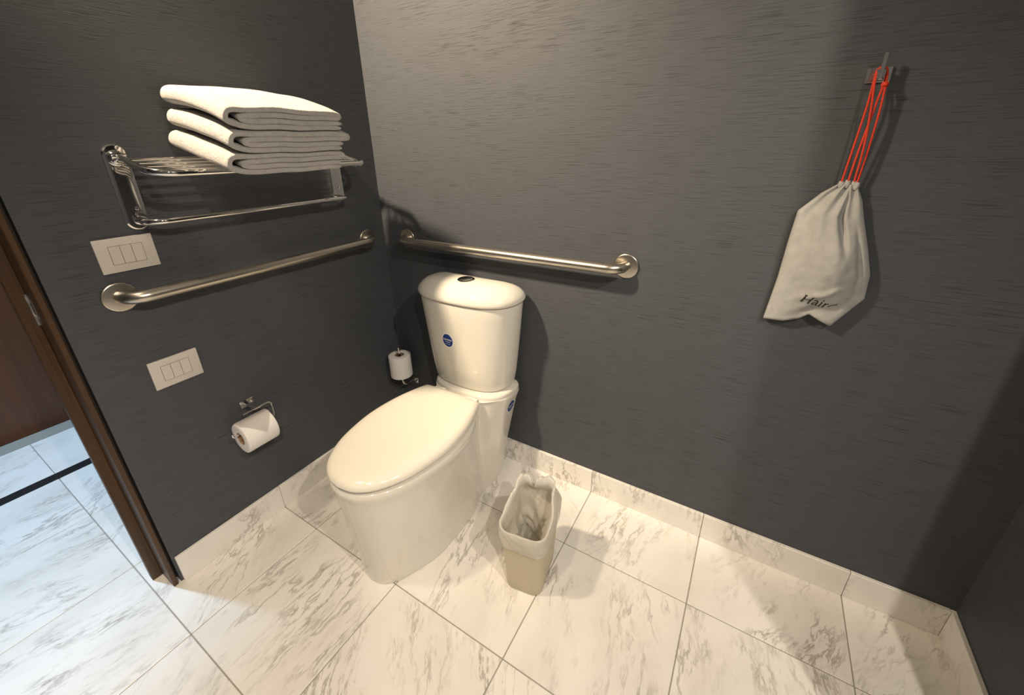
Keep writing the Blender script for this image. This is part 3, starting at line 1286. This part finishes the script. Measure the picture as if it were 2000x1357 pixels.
def bag_point(u, v, front=True):
    xl, zl = bag_edge(LE, v)
    xr, zr = bag_edge(RE, v)
    x = lerp(xl, xr, u)
    z = lerp(zl, zr, u)
    if v > .72:
        q = (v - .72) / .28
        q2 = q * q
        zb = interp([p[0] for p in BE], [p[1] for p in BE], u)
        zst = lerp(zl, zr, u)
        zbl = lerp(bag_edge(LE, 1)[1], bag_edge(RE, 1)[1], u)
        z = zst + (zb - zbl) * q2
    e = max(0.0, 4 * u * (1 - u))
    if not front:
        return Vector((x, -.006 - .006 * e ** .5 * math.sin(math.pi * min(1, v + .02)), z))
    full = math.sin(math.pi * min(1, max(0, (v * .92 + .05)))) ** .7
    # contents push out low on the right, the left third hangs flatter
    lump = math.exp(-((u - .62) / .30) ** 2 - ((v - .62) / .34) ** 2)
    y = .016 + .020 * e ** .55 * full + .038 * lump * e ** .4
    # pleats running down from the gathered neck
    g = max(0, 1 - v / .45)
    y += .0065 * g * math.sin(u * 21 + 1.0) * e ** .3
    # one deep fold right of the middle
    cx = .62 + .16 * v
    d = (u - cx) / .045
    y -= .020 * math.exp(-d * d) * max(0, 1 - abs(v - .27) / .30)
    # narrow tuck down the right side
    d = (u - .88) / .03
    y -= .012 * math.exp(-d * d) * max(0, 1 - abs(v - .60) / .36)
    # crease over the print where the hem is pulled up
    d = (v - (.845 + .10 * (u - .5) ** 2 - .05 * math.exp(-((u - .72) / .12) ** 2))) / .022
    y += .009 * math.exp(-d * d) * math.exp(-((u - .55) / .24) ** 2)
    d = (v - (.955 - .10 * (u - .5))) / .03
    y -= .009 * math.exp(-d * d) * math.exp(-((u - .58) / .25) ** 2)
    y += .0040 * noise.noise(Vector((x * 22, z * 16, 3))) * e ** .5 + .0015 * noise.noise(Vector((x * 70, z * 55, 9))) * e ** .5
    return Vector((x, -max(y, .008), z))


bm = bmesh.new()
NU, NV = 56, 70
gf = [[bm.verts.new(bag_point(i / NU, j / NV)) for i in range(NU + 1)] for j in range(NV + 1)]
gb = [[bm.verts.new(bag_point(i / NU, j / NV, False)) for i in range(NU + 1)] for j in range(NV + 1)]
for j in range(NV):
    for i in range(NU):
        bm.faces.new((gf[j][i], gf[j + 1][i], gf[j + 1][i + 1], gf[j][i + 1]))
        bm.faces.new((gb[j][i], gb[j][i + 1], gb[j + 1][i + 1], gb[j + 1][i]))
    for i in (0, NU):
        bm.faces.new((gf[j][i], gb[j][i], gb[j + 1][i], gf[j + 1][i]))
for i in range(NU):
    for j in (0, NV):
        bm.faces.new((gf[j][i], gb[j][i], gb[j][i + 1], gf[j][i + 1]))
bag_mesh = obj('pouch', bm, BAGCLOTH, None, True, 180)
local(bag_mesh, bag)
# ruffled neck, one small bunch for each cord
for k, (x, z) in enumerate(((1.5268, 1.1900), (1.5375, 1.1925), (1.5488, 1.1905), (1.5545, 1.1870))):
    bm = bmesh.new()
    lathe(bm, [(.0, .007), (.0035, .0065), (.0052, .003), (.0058, -.002), (.0050, -.008), (.0, -.012)], (x, -.019 - .002 * (k % 2), z), (.1 * (k - 1.5), 0, 1), 12, False)
    for v in bm.verts:
        v.co += Vector((.0012, .0012, .0012)) * noise.noise(v.co * 160)
    local(obj('ruffle', bm, BAGCLOTH, None, True, 180), bag)

cast = surface_caster([bag_mesh])
TO = Vector((1.5058, 0, .9108))
TA = R(-9.5)
SC = .0218


def print_place(a, b):
    a2 = a + b * .16
    x = TO.x + SC * (a2 * math.cos(TA) - b * math.sin(TA))
    z = TO.z + SC * (a2 * math.sin(TA) + b * math.cos(TA))
    h = cast(Vector((x, -.5, z)), Vector((0, 1, 0)))
    y = h[0].y if h else -.05
    return Vector((x, y - .0009, z))


def dens(st, m=5):
    out = []
    for a, b in zip(st, st[1:]):
        for k in range(m):
            out.append(tuple(lerp(a[q], b[q], k / m) for q in range(3)))
    out.append(st[-1])
    return out


gl = []
# H
gl += [[(.14, 0, .060), (.14, 1, .060)], [(.80, 0, .060), (.80, 1, .060)], [(.14, .51, .028), (.80, .51, .028)]]
for x in (.14, .80):
    gl += [[(x - .13, .015, .022), (x + .13, .015, .022)], [(x - .13, .985, .022), (x + .13, .985, .022)]]
# a
gl += [arc(1.30, .46, .20, .20, 150, 0, .045, 8) + [(1.50, .14, .058), (1.54, .04, .045), (1.64, .05, .025)]]
gl += [[(1.49, .39, .026), (1.33, .35, .035), (1.18, .27, .050), (1.13, .16, .056), (1.18, .05, .045), (1.29, .03, .034), (1.40, .08, .030), (1.50, .18, .026)]]
# i
gl += [[(1.85, .02, .056), (1.85, .64, .056)], [(1.74, .015, .020), (1.97, .015, .020)], [(1.74, .62, .022), (1.85, .645, .030)],
       arc(1.86, .88, .034, .034, 0, 360, .036, 10)]
# r
gl += [[(2.20, .02, .056), (2.20, .64, .056)], [(2.09, .015, .020), (2.34, .015, .020)], [(2.09, .62, .022), (2.20, .645, .030)],
       [(2.20, .44, .028), (2.27, .56, .034), (2.38, .64, .042), (2.47, .60, .060)]]
# the following d disappears into the fold: only its bowl top and stem head show
gl += [[(2.60, .22, .030), (2.68, .42, .040), (2.82, .56, .034), (2.98, .60, .028), (3.12, .66, .034), (3.20, .80, .048)]]
bm = bmesh.new()
stroke_mesh(bm, [dens([(x, y, w * 1.25) for x, y, w in s_], 3) for s_ in gl], print_place)
pr = local(obj('printed_word', bm, INK, None, False), bag)
pr['label'] = 'black serif print reading Hair, cut off by a fold'

# cords
for pts in (
    [(1.5262, -.021, 1.190), (1.5300, -.026, 1.270), (1.5330, -.030, 1.350), (1.5330, -.026, 1.395), (1.5340, -.022, 1.4090), (1.5380, -.018, 1.4155), (1.5440, -.017, 1.4160),
     (1.5500, -.018, 1.4120), (1.5516, -.022, 1.4000), (1.5512, -.024, 1.386)],
    [(1.5372, -.023, 1.191), (1.5400, -.029, 1.260), (1.5450, -.032, 1.330), (1.5490, -.030, 1.375), (1.5512, -.028, 1.388)],
    [(1.5485, -.021, 1.190), (1.5470, -.031, 1.265), (1.5400, -.035, 1.340), (1.5335, -.030, 1.398), (1.5355, -.026, 1.4100), (1.5390, -.024, 1.4165), (1.5440, -.0235, 1.4170),
     (1.5495, -.024, 1.412), (1.5520, -.027, 1.400), (1.5525, -.028, 1.390)],
    [(1.5540, -.020, 1.188), (1.5560, -.026, 1.260), (1.5560, -.029, 1.330), (1.5540, -.030, 1.375), (1.5518, -.030, 1.388)],
):
    bm = bmesh.new()
    tube(bm, catmull(pts, 6), .0021, 10)
    c = local(obj('cord', bm, CORD), bag)
    c['label'] = 'red drawstring cord'
bm = bmesh.new()
bmesh.ops.create_icosphere(bm, subdivisions=3, radius=.0062, matrix=Matrix.Translation((1.5520, -.029, 1.3840)))
for v in bm.verts:
    v.co += (v.co - Vector((1.5520, -.029, 1.3840))).normalized() * .0016 * noise.noise(v.co * 320)
local(obj('knot', bm, CORD), bag)
